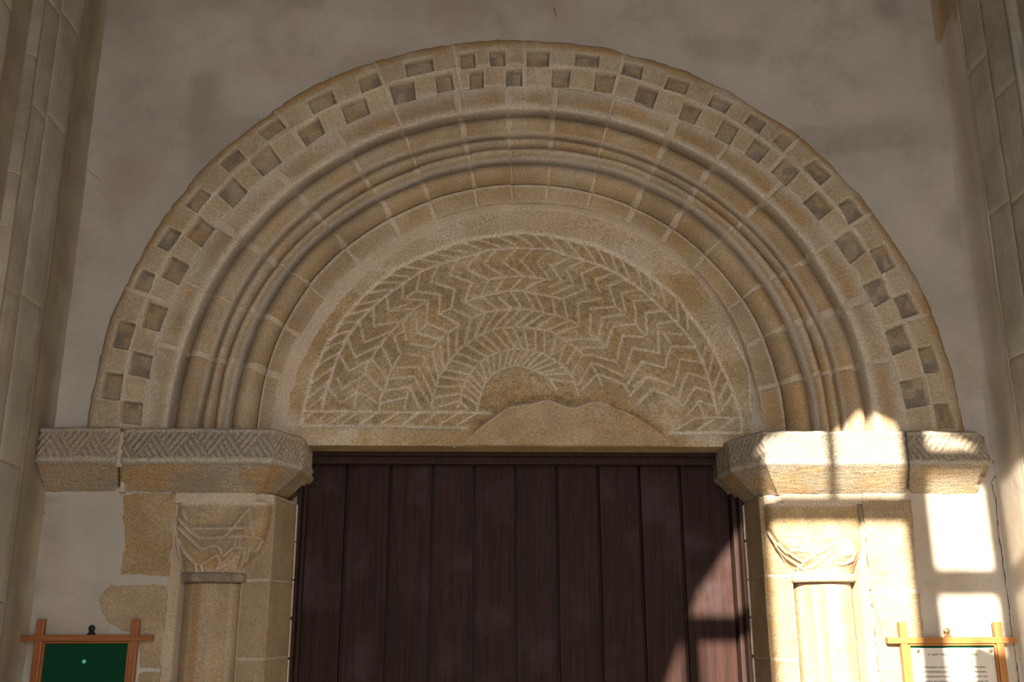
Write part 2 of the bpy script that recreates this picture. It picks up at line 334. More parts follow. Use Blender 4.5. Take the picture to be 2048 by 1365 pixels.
# side walls, floor, ceiling and the gable with the porch arch behind the viewer
S(box('wall_left', -WX-.32, -WX-.004, -4.0, 0.05, 0, 4.75, RENDER)); S(box('wall_right', WX+.004, WX+.32, -4.0, 0.05, 0, 4.75, RENDER))
S(box('ceiling', -2.1, 2.1, -4.4, 0.5, 4.72, 4.85, TIMBER))
S(box('floor', -2.1, 2.1, -6.5, 0.8, -0.1, 0, FLOORM))
FY = -4.0; DX, DZ = FY*SUN_AZ, -FY*SUN_EL
arch = [(.40,1.30),(.43,1.482),(.488,1.618),(.571,1.821),(.688,1.974),(.76,2.06),(.845,2.125),(1.0,2.19),(1.13,2.235),(1.25,2.30),(1.37,2.235),(1.46,2.185),(1.58,2.145),(1.68,2.09),(1.80,1.99),(1.93,1.80),(2.02,1.60),(2.07,1.40)]
inner = [(a+DX, b+DZ) for a, b in arch]
zl, zr = 0.0, 0.0
def gable():
    bm = bmesh.new(); cx_, cz_ = 0.1, 2.6
    ins = [(inner[0][0], 0.0)]+inner+[(inner[-1][0], 0.0)]
    def rim(sc, y): return [bm.verts.new((cx_+(a-cx_)*sc, y, b if b == 0 else cz_+(b-cz_)*sc)) for a, b in ins]
    vi = rim(1.0, FY); vo = rim(1.28, FY-.35)
    def outer(y):
        o = []
        for a, b in ins:
            if b == 0: o.append((-2.1 if a < cx_ else 2.1, 0)); continue
            dx, dz = a-cx_, b-cz_; t = min((2.1/abs(dx)) if dx else 99, (2.2/abs(dz)) if dz else 99); o.append((cx_*0+dx*t, cz_+dz*t))
        return [bm.verts.new((a, y, b)) for a, b in o]
    fi = outer(FY); fo = outer(FY-.35)
    for i in range(len(ins)-1):
        bm.faces.new((vi[i], vi[i+1], fi[i+1], fi[i])); bm.faces.new((vo[i+1], vo[i], fo[i], fo[i+1])); bm.faces.new((vi[i+1], vi[i], vo[i], vo[i+1]))
        bm.faces.new((fi[i], fi[i+1], fo[i+1], fo[i]))
    me = bpy.data.meshes.new('wall_front'); bm.to_mesh(me); bm.free(); return link('wall_front', me, PIER)
S(gable())
scr = empty('window_1', (0.1, FY, 0)); S(scr)
def bar(n, a0, a1, b0, b1): # timber member given by where its shadow falls on the wall
    k = .008; box(n, a0-k+DX, a1+k+DX, FY-.015, FY+.015, b0-k+DZ if b0 > 0 else 0, b1+k+DZ, TIMBER, scr)
bar('mullion', .511, .559, 0, 1.72); bar('mullion', .764, .853, 0, 2.10); bar('mullion', 1.373, 1.45, 0, 2.24); bar('mullion', 1.676, 1.735, 0, 2.12); bar('mullion', 1.93, 1.98, 0, 1.78)
bar('transom', .853, 1.373, 1.908, 1.984); bar('glazing_bar', 1.101, 1.115, 1.981, 2.26)
for a0, a1 in ((.559, .764), (1.45, 1.676), (1.735, 1.93)): bar('transom', a0, a1, 1.650, 1.723)
bar('transom', 1.45, 1.676, 2.045, 2.098)
slab('shadow_blocker', [(a+DX, b+DZ) for a, b in ((1.545, -1.68), (1.545, 1.43), (1.555, 1.458), (1.575, 1.466), (1.66, 1.43), (1.70, 1.41), (1.70, -1.68))], FY-.012, FY+.012, TIMBER, scr, 0)  # added unseen panel, shaped only to cast the sloping shadow

# ------------------------------------------------------------------ the arch
ARCH = empty('stone_archway', (0, 0, ZS))
tag(ARCH, 'round stone arch of moulded orders and chequered hood framing the carved tympanum', 'arch')
# hood mould: chequered stones
hj = [[(245,577),(340,605)],[(554,222),(612,300)],[(754,126),(781,205)],[(909,89),(921,178)],[(1047,82),(1051,174)],[(1243,113),(1232,185)],[(1594,280),(1543,337)],[(1745,424),(1668,475)],[(1862,623),(1765,658)]]
hj = [PH1]+sorted([ang(p, -.05) for p in hj], reverse=True)+[PH0]
W_H = np.concatenate([np.linspace(3.0, 0.999, 46), np.linspace(.93, 0.0, 7)])
def hood_y(w):
    return np.interp(w, [0, .12, .4, .8, 1.0, 1.97, 2.03, 3.0], [.012, -.03, -.05, -.056, -.056, -.055, -.049, -.030])
YH = hood_y(W_H)
for j in range(len(hj)-1):
    a0, a1 = hj[j], hj[j+1]; g = 0.0032
    a0 -= g if j else 0; a1 += g if j < len(hj)-2 else 0
    n = int(abs(a0-a1)*1.55/0.0042)+2; phs = np.linspace(a0, a1, n); P, PHI, R = ring_P(phs, W_H, YH)
    rag = (.016*(vn(PHI*1.6, PHI*0, 9, 41)-.5)+.008*(vn(PHI*1.6, PHI*0, 40, 42)-.5))*np.clip(1-W_H[:, None]/.9, 0, 1)
    P[..., 0] += rag*np.cos(PHI); P[..., 2] += rag*np.sin(PHI)
    X, Z = P[..., 0], P[..., 2]; sd = np.full(X.shape, 1.0); row = np.zeros(X.shape)
    for Q, rw_ in ((QO, 0), (QI, 1)):
        for q in Q:
            c = q.mean(0); cph = math.atan2(c[1]-ZS, c[0])
            if a1-.1 < cph < a0+.1:
                c = q.mean(0); d = poly_sd(X, Z, q); sd = np.minimum(sd, d+0.0015)
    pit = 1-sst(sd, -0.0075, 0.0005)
    wob = 0.0035*(vn(X, Z, 13, 1)-.5)+0.0022*(vn(X, Z, 45, 2)-.5)+.004*(vn(X, Z, 5, 4)-.5)
    edge = np.minimum(np.abs(PHI-a0), np.abs(PHI-a1))*R
    P[..., 1] += pit*(0.027+0.006*(vn(X, Z, 22, 6)-.5)*2) + wob + 0.004*(1-sst(edge, 0, .008))
    W2 = np.broadcast_to(W_H[:, None], X.shape)
    lime_hilite = 0.55*np.exp(-(sd/.006)**2)*(sd > -.004) + 0.5*np.exp(-((W2-2)/.06)**2)+0.75*sst(W2, 2.8, 3.0)
    lime_hilite = np.clip(lime_hilite+sst(vn(X, Z, 9, 9), .6, .85)*.35, 0, 1)*(1-pit)
    rust = np.clip(sst(W2, 1.0, .6)*sst(vn(X, Z, 9, 21), .25, .55)*1.0*(W2 > .1)+pit*sst(vn(X, Z, 20, 14), .35, .7)*.8, 0, 1)
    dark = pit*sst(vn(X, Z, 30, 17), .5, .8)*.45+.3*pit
    grid('hood_stone', P, HOOD, ARCH, {'lime_hilite': lime_hilite, 'rust': rust, 'dark': dark}, skirt=.05)
WJ = np.array([3.0, 2.5, 2.0, 1.5, 1.0, .5, .15])
for a in hj[1:-1]:
    P, PHI, R = ring_P(np.linspace(a+.006, a-.006, 6), WJ, hood_y(WJ)+.003)
    P[..., 1] += .003*(vn(P[..., 0], P[..., 2], 60, 3)-.5); grid('mortar_joint', P, MORTAR, ARCH, skirt=.04)

# outer order and inner order: profile rows as (w, y)
def roll(w0, w1, base, peak, n, e=.62):
    t = np.linspace(0, 1, n); return [(w0+(w1-w0)*(1-math.cos(math.pi*u))/2, base+(peak-base)*math.sin(math.pi*(1-math.cos(math.pi*u))/2)**e if 0 < u < 1 else base) for u in t]
def prof(*parts):
    o = []
    for p in parts: o += p if isinstance(p, list) else [p]
    return np.array(o)
OUTP = prof(roll(6.0, 5.03, .050, .014, 9), roll(4.985, 4.13, .045, -.016, 17, .55), (4.10, .038), (4.07, .028), (4.03, -.002), (4.015, -.016), (3.985, -.023), (3.9, -.026), (3.7, -.0285), (3.5, -.030), (3.25, -.031), (3.0, -.031))
INP = prof((9.005, .175), (9.003, .15), (9.0, .128), (8.96, .121), (8.8, .118), (8.55, .110), (8.35, .104), (8.22, .096), (8.12, .086), (8.05, .086), (8.015, .094), (8.0, .108), roll(7.985, 7.14, .098, .030, 17, .52), (7.11, .088), (7.06, .075), (7.02, .048), roll(6.985, 6.03, .046, .016, 9))
oj = [[(335,694),(427,718)],[(379,574),(472,607)],[(478,480),(523,509)],[(584,378),(622,410)],[(703,304),(723,355)],[(805,263),(822,304)],[(921,229),(930,280)],[(1017,222),(1017,273)],[(1107,222),(1105,273)],[(1218,229),(1205,290)],[(1342,265),(1322,305)],[(1430,328),(1406,362)],[(1529,407),(1488,434)],[(1622,509),(1557,554)],[(1687,618),(1619,642)],[(1759,721),(1670,745)]]
ij = [[(460,727),(533,742)],[(500,617),(567,653)],[(574,540),(619,574)],[(656,458),(690,494)],[(754,390),(778,437)],[(839,355),(858,398)],[(938,328),(949,379)],[(1022,318),(1023,372)],[(1099,318),(1096,369)],[(1196,331),(1183,383)],[(1290,362),(1270,413)],[(1377,410),(1351,444)],[(1455,472),(1425,496)],[(1537,562),(1487,596)],[(1581,649),(1528,675)],[(1622,752),(1561,769)]]
def order(joints, Yj, PR, wname, gaps, ytw):
    js = [PH1]+sorted([ang(p, Yj) for p in joints], reverse=True)+[PH0]; w, y = PR[:, 0], PR[:, 1]
    for j in range(len(js)-1):
        g = gaps[j % len(gaps)]/1.2; g2 = gaps[(j+1) % len(gaps)]/1.2
        a0 = js[j]-(g if j else 0); a1 = js[j+1]+(g2 if j < len(js)-2 else 0)
        n = max(10, int(abs(a0-a1)*1.2/.011)); phs = np.linspace(a0, a1, n); phs = np.concatenate([[a0, a0-.0035], phs[1:-1], [a1+.0035, a1]])
        P, PHI, R = ring_P(phs, w, y); X, Z = P[..., 0], P[..., 2]; dy = rng.uniform(-.0035, .0035); dr = rng.uniform(-.002, .002)
        edge = np.minimum(np.abs(PHI-a0), np.abs(PHI-a1))*R
        k = dr+.0022*(vn(X, Z, 9, 5)-.5); P[..., 0] += k*np.cos(PHI); P[..., 2] += k*np.sin(PHI)
        P[..., 1] += dy+.004*(vn(X, Z, 11, 7)-.5)+.002*(vn(X, Z, 38, 8)-.5)+.0045*(1-sst(edge, -.0005, .004))
        W2 = np.broadcast_to(w[:, None], X.shape); nz = vn(X, Z, 16, 13)
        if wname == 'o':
            lime_hilite = 1.1*np.exp(-((W2-4.0)/.05)**2)+1.0*np.exp(-((W2-4.92)/.05)**2)+np.clip(sst(W2, 3.75, 3.97)*(W2 <= 4)+sst(W2, 3.4, 3.05), 0, 1)*.9+.35*np.exp(-((W2-5.5)/.2)**2)
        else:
            lime_hilite = 1.1*np.exp(-((W2-7.0)/.08)**2)+.8*((W2 > 8.01) & (W2 < 8.2))+.5*sst(W2, 8.7, 9.0)+.4*np.exp(-((W2-6.5)/.3)**2)
        lime_hilite = np.clip(lime_hilite*(.7+.5*nz)+.25*sst(vn(X, Z, 6, 31), .6, .8), 0, 1)  # lime wash plus highlights painted on the arrises and thin roll crests
        rust = sst(vn(X, Z, 8, 19+j), .52, .8)*.8*(1-lime_hilite)
        dark = .55*sst(W2, 4.45, 4.1)*(W2 > 4.02) if wname == 'o' else .5*sst(W2, 7.45, 7.1)*(W2 > 7.02)+.35*sst(W2, 7.8, 8.0)*(W2 < 8.01)  # roll edges beside the quirks darkened, shade painted into the colour
        grid('voussoir', P, STONE, ARCH, {'lime_hilite': lime_hilite, 'rust': rust, 'dark': dark*(.3+.5*vn(X, Z, 12, 3))*.6}, skirt=.03)
    for a in js[1:-1]:
        P, PHI, R = ring_P(np.linspace(a+.014, a-.014, 8), w, y+.0022)
        P[..., 1] += .004*(vn(P[..., 0], P[..., 2], 30, 3)-.5); grid('mortar_joint', P, MORTAR, ARCH, skirt=.03)
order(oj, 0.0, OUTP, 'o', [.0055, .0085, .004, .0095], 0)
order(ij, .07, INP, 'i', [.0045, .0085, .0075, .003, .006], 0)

# ------------------------------------------------------------------ tympanum
TY = .160
def PL(s, ox, oy, sc):
    out = []
    for t in s.split('/'):
        v = np.array([float(q) for q in t.split()]).reshape(-1, 2)/sc+np.array([ox, oy]); out.append(xz(v, TY))
    return out
TL = PL('150 1090 305 960/105 1020 235 915 345 820/175 840 290 755 380 690/215 690 300 615 440 540/280 530 380 460 500 415/335 410 430 350 570 315/420 270 520 230 650 215/460 1045 625 945 690 950 820 1035/430 790 480 910 715 750 880 920/455 560 545 720 780 600 945 800/535 400 610 580 870 460 990 690/660 230 700 430 980 320 1070 545/375 770 340 890/345 905 460 1030/620 945 655 810 715 750 730 650 780 600 820 510 870 460 920 390 980 320 1085 215 1210 95 1300 40/600 1090 625 950/990 690 1250 680/945 800 1210 780/880 920 1160 885/855 1100 870 1050 1130 985/1070 550 985 690 940 800 915 900 860 1000 855 1100/1110 1100 1130 985 1160 885 1260 1100/1210 780 1310 960/1250 680 1310 800/75 1240 180 1130/215 1245 330 1140/340 1260 530 1135/470 1260 650 1130/650 1260 850 1130/880 1250 1050 1140/1100 1260 1240 1140/985 300 1060 260/1020 360 1110 310/870 430 930 380', 590, 600, 5.054)
TL += PL('200 1060 480 985/330 930 620 870/460 785 760 740/590 660 870 655/750 560 980 580/900 450 1130 490/1080 350 1360 410/1220 280 1600 355/1390 230 1700 290/1640 150 1861 240/1120 520 1075 760 1370 810 1350 1040 1590 1160 1570 1365/1340 450 1250 650 1545 740 1510 970 1745 1100 1690 1365/1580 390 1480 560 1750 650 1670 890 1861 1010/1861 300 1690 480 1861 590/910 660 900 850 1215 890 1200 1160 1460 1270 1480 1365/705 820 730 1010 1060 980 1090 1280 1390 1365/545 970 550 1190 900 1135 945 1365/1350 1050 1480 985 1510 970/1210 1160 1100 1280/1745 1100 1861 1050/1480 1265 1590 1190/950 830 1070 760/780 990 950 930/920 1140 1060 990', 660, 460, 6.203)
TL += PL('75 40 90 155 335 235 390 560/200 50 430 130 440 450/90 155 200 50/335 235 430 130/440 0 545 60 525 380/680 0 620 290/805 0 738 200/925 0 840 140/1040 0 955 100/1140 0 1060 85/1270 0 1180 80/1400 0 1310 80/0 275 265 318/265 318 335 235/265 370 325 655/0 395 155 415 295 760/0 540 100 540 260 870/0 650 45 650 255 1000/0 760 120 1010/250 1020 265 870 300 740 330 640 400 550 460 460 525 380 600 300 650 275 740 210 850 150 950 110 1060 95 1200 85 1320 90 1420 105 1479 100/270 1010 570 925/280 885 580 845/310 765 610 760/345 650 635 690/400 560 690 630/465 460 740 550/530 375 800 485/650 290 880 430/740 220 960 385/840 175 1030 360/950 130 1120 330/1060 100 1200 325/1175 95 1285 335/1290 90 1340 320/1425 110 1430 350/545 1000 575 930 590 830 620 740 640 680 690 600 740 550 800 485 870 430 960 385 1040 365 1110 345 1210 330 1290 345 1360 345 1420 365 1479 380/575 935 650 1010/585 840 760 960/620 760 790 900/640 690 820 845/690 630 830 790/750 560 860 720/810 490 880 700/880 430 915 630/955 390 955 600/1035 370 1010 580/1120 345 1075 550/1195 335 1125 520/1270 345 1180 520/1345 350 1225 515/1430 365 1275 520/1479 400 1340 540/765 1020 790 900 820 800 860 720 930 630 1060 555 1180 525 1290 535 1390 570 1479 620/20 1130 120 1050/160 1170 320 1050/330 1200 580 1050/540 1200 760 1060', 820, 640, 5.688)
TL += PL('20 155 260 245/200 110 500 215/450 70 680 190/690 60 900 200/920 65 1090 230/1110 85 1280 280/1300 110 1500 350/1520 170 1690 410/1700 230 1830 470/230 300 75 475 360 620 260 820 470 1000 300 1260/440 260 290 420 560 590 430 790/480 840 640 985 420 1230/700 250 530 400 790 580 620 760 790 1000/900 240 750 390 940 590/1100 290 950 400 1090 580/1370 340 1160 450 1110 430 1270 650/1540 390 1310 490 1410 670/1740 440 1510 545 1560 720/1861 560 1680 630 1730 750/1080 610 920 670 790 750 920 985/1280 650 1110 710/1410 680 1130 810/1560 740 1280 850 1340 1120/1740 850 1460 910 1475 1190/1861 960 1600 990/75 890 240 840 430 795 620 760 790 765 920 790 1110 825 1280 860/360 620 560 590 790 575 1130 620/60 890 310 1040 180 1340/930 800 1050 1030 820 1200/1150 880 1190 1060 960 1200/0 1010 140 1100 310 1030 470 1000 640 985 760 975 950 1010 1180 1060 1330 1115 1440 1165/140 1110 75 1365/750 990 540 1200/900 1010 680 1200/1340 1125 1120 1230/1480 1190 1210 1300/150 660 65 880/1620 1040 1610 1300 1660 1330/1710 1340 1760 1085 1861 1080', 920, 460, 6.203)
TL += PL('0 550 120 610 190 650 240 700 300 800/0 350 70 370 150 385 230 435 310 480 390 545 460 620 510 700 545 850/0 500 130 390/20 545 215 440/60 575 290 490/130 610 370 545/160 630 440 615/230 680 480 715/60 120 65 360/165 130 160 370/290 210 245 400/400 270 340 460/520 330 420 500/595 410 480 610/700 490 550 740/765 620 600 790/0 95 130 110 250 130 310 190 400 240 490 300 590 380/700 500 765 620 820 750/70 95 230 0/200 110 440 20/310 165 430 105 555 80/420 245 600 220 770 225/600 320 850 320/595 405 700 405 975 475/700 490 800 520 1060 640/765 625 830 635 1080 740 1110 830/690 0 680 160/820 0 775 230 830 290/1200 45 940 80 850 320/1280 200 1045 185 985 490/1430 370 1165 325 1080 600/1479 530 1280 480 1110 730/1320 0 1320 180/1190 0 1200 50 1310 190/1330 650 1479 690/1240 920 1390 800 1479 830/1330 650 1180 760', 1060, 640, 5.688)
TL += PL('260 180 340 390/390 250 490 470/590 380 640 580/720 450 760 550 790 690/880 590 945 830/1070 760 1100 990/1200 880 1220 1110/310 410 60 490 120 640/460 490 230 570 320 830/630 615 390 660 440 890/780 745 540 760 570 900 565 1050/920 880 690 910 710 1180/1080 1000 840 1050 850 1365/980 1165 1140 1175/0 860 310 830 400 890/430 930 160 970 105 1250/210 1330 290 1080 570 1050 680 1190/650 1215 410 1190 370 1340/0 1330 180 1335/910 1160 1000 1290', 1180, 480, 6.204)
TL += PL('860 200 830 330/945 260 910 470/1035 450 955 660/1110 590 1010 790/1160 740 1010 960/0 310 30 215 330 265 320 30/20 520 150 370 400 435 430 280 470 190 730 200/0 750 200 540 500 640 540 480 570 330 830 380/90 850 260 680 400 740 540 810 600 600 660 490 880 560/540 810 600 880 740 650 940 720/650 970 790 815 960 880/480 1170 730 1010 960 1000 1240 1005/780 1130 960 1020/980 1160 1180 1010/410 1175 850 1190 1270 1170/785 830 830 960', 1260, 660, 5.688)
C0 = [(607,821),(627,743),(651,696),(681,646),(711,608),(752,570),(789,541),(836,517),(876,501),(923,484),(971,474),(1038,466),(1099,471),(1135,479),(1195,494),(1249,519),(1303,555),(1357,598),(1377,629),(1404,662),(1428,700),(1448,743),(1468,791),(1482,838),(1484,866)]
C1 = [(645,821),(654,777),(674,720),(694,676),(721,639),(748,612),(782,585),(819,558),(846,541),(886,528),(930,516),(977,501),(1031,497),(1099,499),(1135,511),(1189,528),(1229,544),(1266,568),(1293,588),(1320,615),(1350,642),(1371,666),(1388,689),(1408,730),(1421,770),(1435,834)]
MAIN = [xz(c, TY) for c in (C0, C1, [(607,821),(617,823),(760,825),(987,826)], [(607,821),(603,853),(760,854),(934,857)], [(1341,868),(1484,867)], [(1455,660),(1476,699),(1495,735),(1500,765),(1499,809),(1506,840)])]
REP = [(905,895),(923,888),(938,874),(954,858),(972,843),(994,828),(1014,813),(1030,810),(1044,807),(1057,806),(1072,802),(1085,799),(1098,797),(1116,804),(1135,812),(1155,812),(1172,805),(1187,801),(1202,801),(1229,811),(1256,824),(1273,832),(1290,841),(1302,849),(1313,858),(1325,867),(1334,875),(1347,893)]
rep = xz(REP, TY)
ZB = 2.203
gx = np.arange(-.98, .98, .0032); gz = np.arange(ZB, 3.26, .0032); X, Z = np.meshgrid(gx, gz)
rr = np.hypot(X, Z-ZS); ph = np.arctan2(Z-ZS, X); lim = rad(9, np.clip(ph, 0, math.pi))+.012
mask = (rr < lim) | ((Z < ZS+.01) & (abs(X) < .93))
dl = np.full(X.shape, 1.0); dm = np.full(X.shape, 1.0); sel = mask & (Z < 3.1)
dl[sel] = line_d(X[sel], Z[sel], TL); dm[sel] = line_d(X[sel], Z[sel], MAIN)
fade = np.clip(.62+.55*vn(X, Z, 7, 2), 0, 1)
wx = .0012*(vn(X, Z, 60, 9)-.5)*2
gr = .0058*np.exp(-((dl+wx)/.0046)**2)*fade; gm = .0075*np.exp(-((dm+wx)/.0058)**2)
inside = sst(-poly_sd(X, Z, xz(C0+[(603,853)], TY)), 0, .01)
rough = (.0050*(vn(X, Z, 9, 1)-.5)+.0060*(vn(X, Z, 30, 2)-.5)+.0045*(vn(X, Z, 75, 3)-.5))*(.45+.55*inside)
sdr = poly_sd(X, Z, np.vstack([rep, [[rep[-1][0], 2.1], [rep[0][0], 2.1]]]))
brk = sst(sdr, .035, .004)*(Z < 2.40)
Y = TY+np.maximum(gr, gm)+rough+brk*(.007+.012*vn(X, Z, 40, 5))+.004*sst(-sdr, 0, .01)
# plain rim above the carving swells forward a little
Y -= .006*(1-inside)
Y += .010*sst(Z, ZB+.020, ZB)*1.0
lime_hilite = np.clip(.85*np.exp(-(dl/.0050)**2)*fade+.85*np.exp(-(dm/.0062)**2), 0, 1)
low = sst(Z, 2.55, 2.25)*sst(abs(X+.03), .25, .65)
lime_hilite = np.clip(lime_hilite+low*.35*sst(vn(X, Z, 25, 8), .3, .7)+(1-inside)*.30*sst(vn(X, Z, 8, 12), .35, .6)+(1-inside)*.35*(Z > 2.9), 0, 1)*(1-brk*.8)
rust = np.clip(brk*.9+(1-inside)*.45*sst(vn(X, Z, 7, 22), .45, .7)+inside*sst(vn(X, Z, 14, 23), .5, .8)*.55, 0, 1)
dark = np.clip(inside*.28*sst(vn(X, Z, 10, 24), .35, .7)+inside*.3*sst(vn(X, Z, 55, 25), .5, .8)+brk*.4*sst(vn(X, Z, 30, 3), .4, .7), 0, 1)*(1-lime_hilite)
P = np.stack([X, Y, Z], -1)
tym = grid('tympanum', P, TYMP, None, {'lime_hilite': lime_hilite, 'rust': rust, 'dark': dark}, skirt=0, mask=mask)
tag(tym, 'half-round stone slab over the door, incised with radiating chevrons and a leaf border', 'carving')
und = box('slab_underside', -.90, .82, TY+.006, .30, ZB-.001, ZB+.03, TYMP, tym)
# mortar fillet between slab and innermost order
PHI, T = np.meshgrid(np.linspace(PH1, PH0, 240), np.linspace(0, 1, 8)); ra = rad(10, PHI)-.004; rb = rad(9, PHI)+.004
wv = .006*(vn(PHI*3, PHI*0, 4, 4)-.5)
R = ra+(rb-ra)*T+wv*(1-T); yy = TY-.006-(TY-.006-.121)*T**1.5
grid('mortar_fillet', np.stack([R*np.cos(PHI), yy+.003*(vn(R*np.cos(PHI), R*np.sin(PHI), 20)-.5), ZS+R*np.sin(PHI)], -1), MORTAR, tym, {'lime_hilite': np.full(R.shape, .25)}, skirt=0)
# mended patch
xs = np.arange(rep[0][0]+.002, rep[-1][0]-.002, .0045); top = np.interp(xs, rep[:, 0], rep[:, 1]); tt = np.linspace(0, 1, 44)
X, T = np.meshgrid(xs, tt); Z = (ZB+.001)+(top[None, :]-ZB-.001)*(1-(1-T)**1.3)
de = np.minimum((top[None, :]-Z), np.minimum(X-xs[0], xs[-1]-X))
Y = TY-.005+.016*(1-sst(de, 0, .009))+.0035*(vn(X, Z, 8, 2)-.5)+.002*(vn(X, Z, 34, 4)-.5)
gl = xz([(1188, 842), (1190, 893)], TY)[:, 0].mean(); gr2 = xz([(1204, 842), (1206, 893)], TY)[:, 0].mean()
zt = xz([(1190, 840)], TY)[0][1]
gv = np.exp(-((X-gl)/.004)**2)+.6*np.exp(-((X-gr2)/.004)**2); Y += .003*gv*(Z < zt)
lip_hilite = np.exp(-((de-.005)/.006)**2)*sst(vn(X, Z, 12, 6), .30, .5)  # lit upper edge of the patch, its highlight painted as pale colour
grid('repair_patch', np.stack([X, Y, Z], -1), PATCH, tym, {'lime_hilite': np.clip(lip_hilite*1.2+.05+.12*sst(vn(X, Z, 14, 16), .5, .75), 0, 1), 'dark': .2*sst(vn(X, Z, 22, 26), .55, .8), 'rust': np.clip(1.6*gv*(Z < zt)+((X > gl) & (X < gr2) & (Z < zt))*.7+.8*np.exp(-((de-.025)/.02)**2)*vn(X, Z, 15, 3)+.35*sst(vn(X, Z, 18, 33), .4, .8), 0, 1)}, skirt=.012)

# ------------------------------------------------------------------ imposts
def chev(s, z, p=.128, q=.021, z0=2.112, z1=2.203):
    v = (z-z0)/(z1-z0); t = s/p; k = np.abs((t-np.floor(t))*2-1); up = v < k
    a = np.where(up, s*.86+z*.62, s*.86-z*.62)/q; st = np.abs((a-np.floor(a))*2-1)
    b = np.exp(-((v-k)/.07)**2); inr = sst(v, 0, .06)*sst(1-v, 0, .06)
    return np.maximum(sst(st, .30, .70), b*.6)*inr
IPR = [(-.30, 2.219), (-.12, 2.219), (-.04, 2.2195), (-.012, 2.218), (-.003, 2.213)]+[(0, z) for z in np.linspace(2.209, 2.104, 40)]+[(-.001, 2.099), (-.004, 2.094), (-.012, 2.087)]+[(-.012-.086*t, 2.087-.082*t) for t in np.linspace(.08, 1, 18)]+[(-.106, 1.997), (-.25, 1.997)]
IPR = np.array(IPR[::-1])
def impost(root, path, s0, s1, depth, seed, rustk=.5, fixend=None):
    """path: plan points; stone from arc length s0 to s1"""
    path = np.array(path, float); seg = np.diff(path, axis=0); ln = np.hypot(*seg.T); cum = np.r_[0, np.cumsum(ln)]
    nrm = np.stack([seg[:, 1], -seg[:, 0]], 1)/ln[:, None]; m = [nrm[0]]
    for i in range(1, len(seg)):
        b = nrm[i-1]+nrm[i]; b /= np.hypot(*b); m.append(b/(b@nrm[i]))
    m.append(nrm[-1]); m = np.array(m)
    ss = np.unique(np.r_[np.arange(s0, s1, .0042), s1, [c for c in cum if s0 < c < s1]])
    k = np.clip(np.searchsorted(cum, ss, 'right')-1, 0, len(seg)-1); f = (ss-cum[k])/ln[k]
    d = IPR[:, 0][:, None]; z = IPR[:, 1][:, None]+0*ss[None]
    A = path[k][None]+d[..., None]*m[k][None]; B = path[k+1][None]+d[..., None]*m[k+1][None]
    XY = A*(1-f)[None, :, None]+B*f[None, :, None]; nn = nrm[k][None]+0*XY
    SS = ss[None]+0*z; w = chev(SS+seed, z)*depth
    edge = np.minimum(SS-s0, s1-SS); r = .006*(vn(SS, z, 8, seed)-.5)+.0035*(vn(SS, z, 32, seed+1)-.5)+.002*(vn(SS, z, 80, seed+2)-.5)
    vis = (IPR[:, 0] > -.105)[:, None]
    off = (-w*.0075*fadeclip(SS, z, seed)+r-.008*(1-sst(edge, 0, .012)))*vis
    if fixend:
        t = sst(SS+.05*(vn(z*1.0, z*0, 28, 12)-.5)+.02*(vn(z, SS, 60, 3)-.5), s1-.075, s1-.004); off = off-(.075*t**1.5+.012*t*(vn(SS, z, 45, 14)-.5))*vis
    z2 = z+.004*(vn(SS, z*0, 7, seed+5)-.5)+.003*(vn(SS, z*0, 25, seed+6)-.5)
    P = np.stack([XY[..., 0]+nn[..., 0]*off, XY[..., 1]+nn[..., 1]*off, z2], -1)
    face = (z > 2.09)*1.0
    lime_hilite = np.clip(.35*face*(1-w)+.45*np.exp(-((z-2.102)/.006)**2)+.35*np.exp(-((z-2.208)/.005)**2)*vn(SS, z, 20, 1), 0, 1)
    rust = (1-face)*sst(vn(SS, z*3, 9, seed+3), .4, .7)*rustk
    dark = np.clip(face*.35*sst(vn(SS, z, 7, seed+8), .35, .7)+.6*sst(z, 2.198, 2.214)*vn(SS, z, 12, 2)+face*w*.25+.45*np.exp(-((z-2.092)/.006)**2), 0, 1)
    return grid('impost_stone', P, IMPOST, root, {'lime_hilite': lime_hilite, 'rust': rust, 'dark': dark}, skirt=.05, sk=(0, .10, 0))
def fadeclip(s, z, seed): return np.clip(.5+.8*vn(s, z, 9, seed+11), 0, 1)
IL = empty('impost', (-1.3, 0, 2.0)); tag(IL, 'long carved stone impost with herringbone hatching, in shade left of the door', 'impost')
pl = [(-1.728, -.1), (-.905, -.1), (-.832, .075), (-.832, .30)]
impost(IL, pl, 0, .281, .8, 3, .3); impost(IL, pl, .291, 1.235, 1.0, 1, .8)
prism('mortar_joint', [(-1.452, -.088), (-1.432, -.088), (-1.432, 0), (-1.452, 0)], 2.08, 2.205, MORTAR, IL, .003)
prism('mortar_joint', [(-1.450, -.030), (-1.434, -.030), (-1.434, 0), (-1.450, 0)], 1.999, 2.08, MORTAR, IL, .003)
IR = empty('impost', (1.25, 0, 2.0)); tag(IR, 'long stone impost with worn hatching, in sunlight right of the door', 'impost')
pr = [(.757, .30), (.757, .085), (.838, -.1), (1.715, -.1)]
impost(IR, pr, 0, .215+.202+.52, .45, 6, .6); impost(IR, pr, .215+.202+.528, 1.268, .9, 9, .5, True)

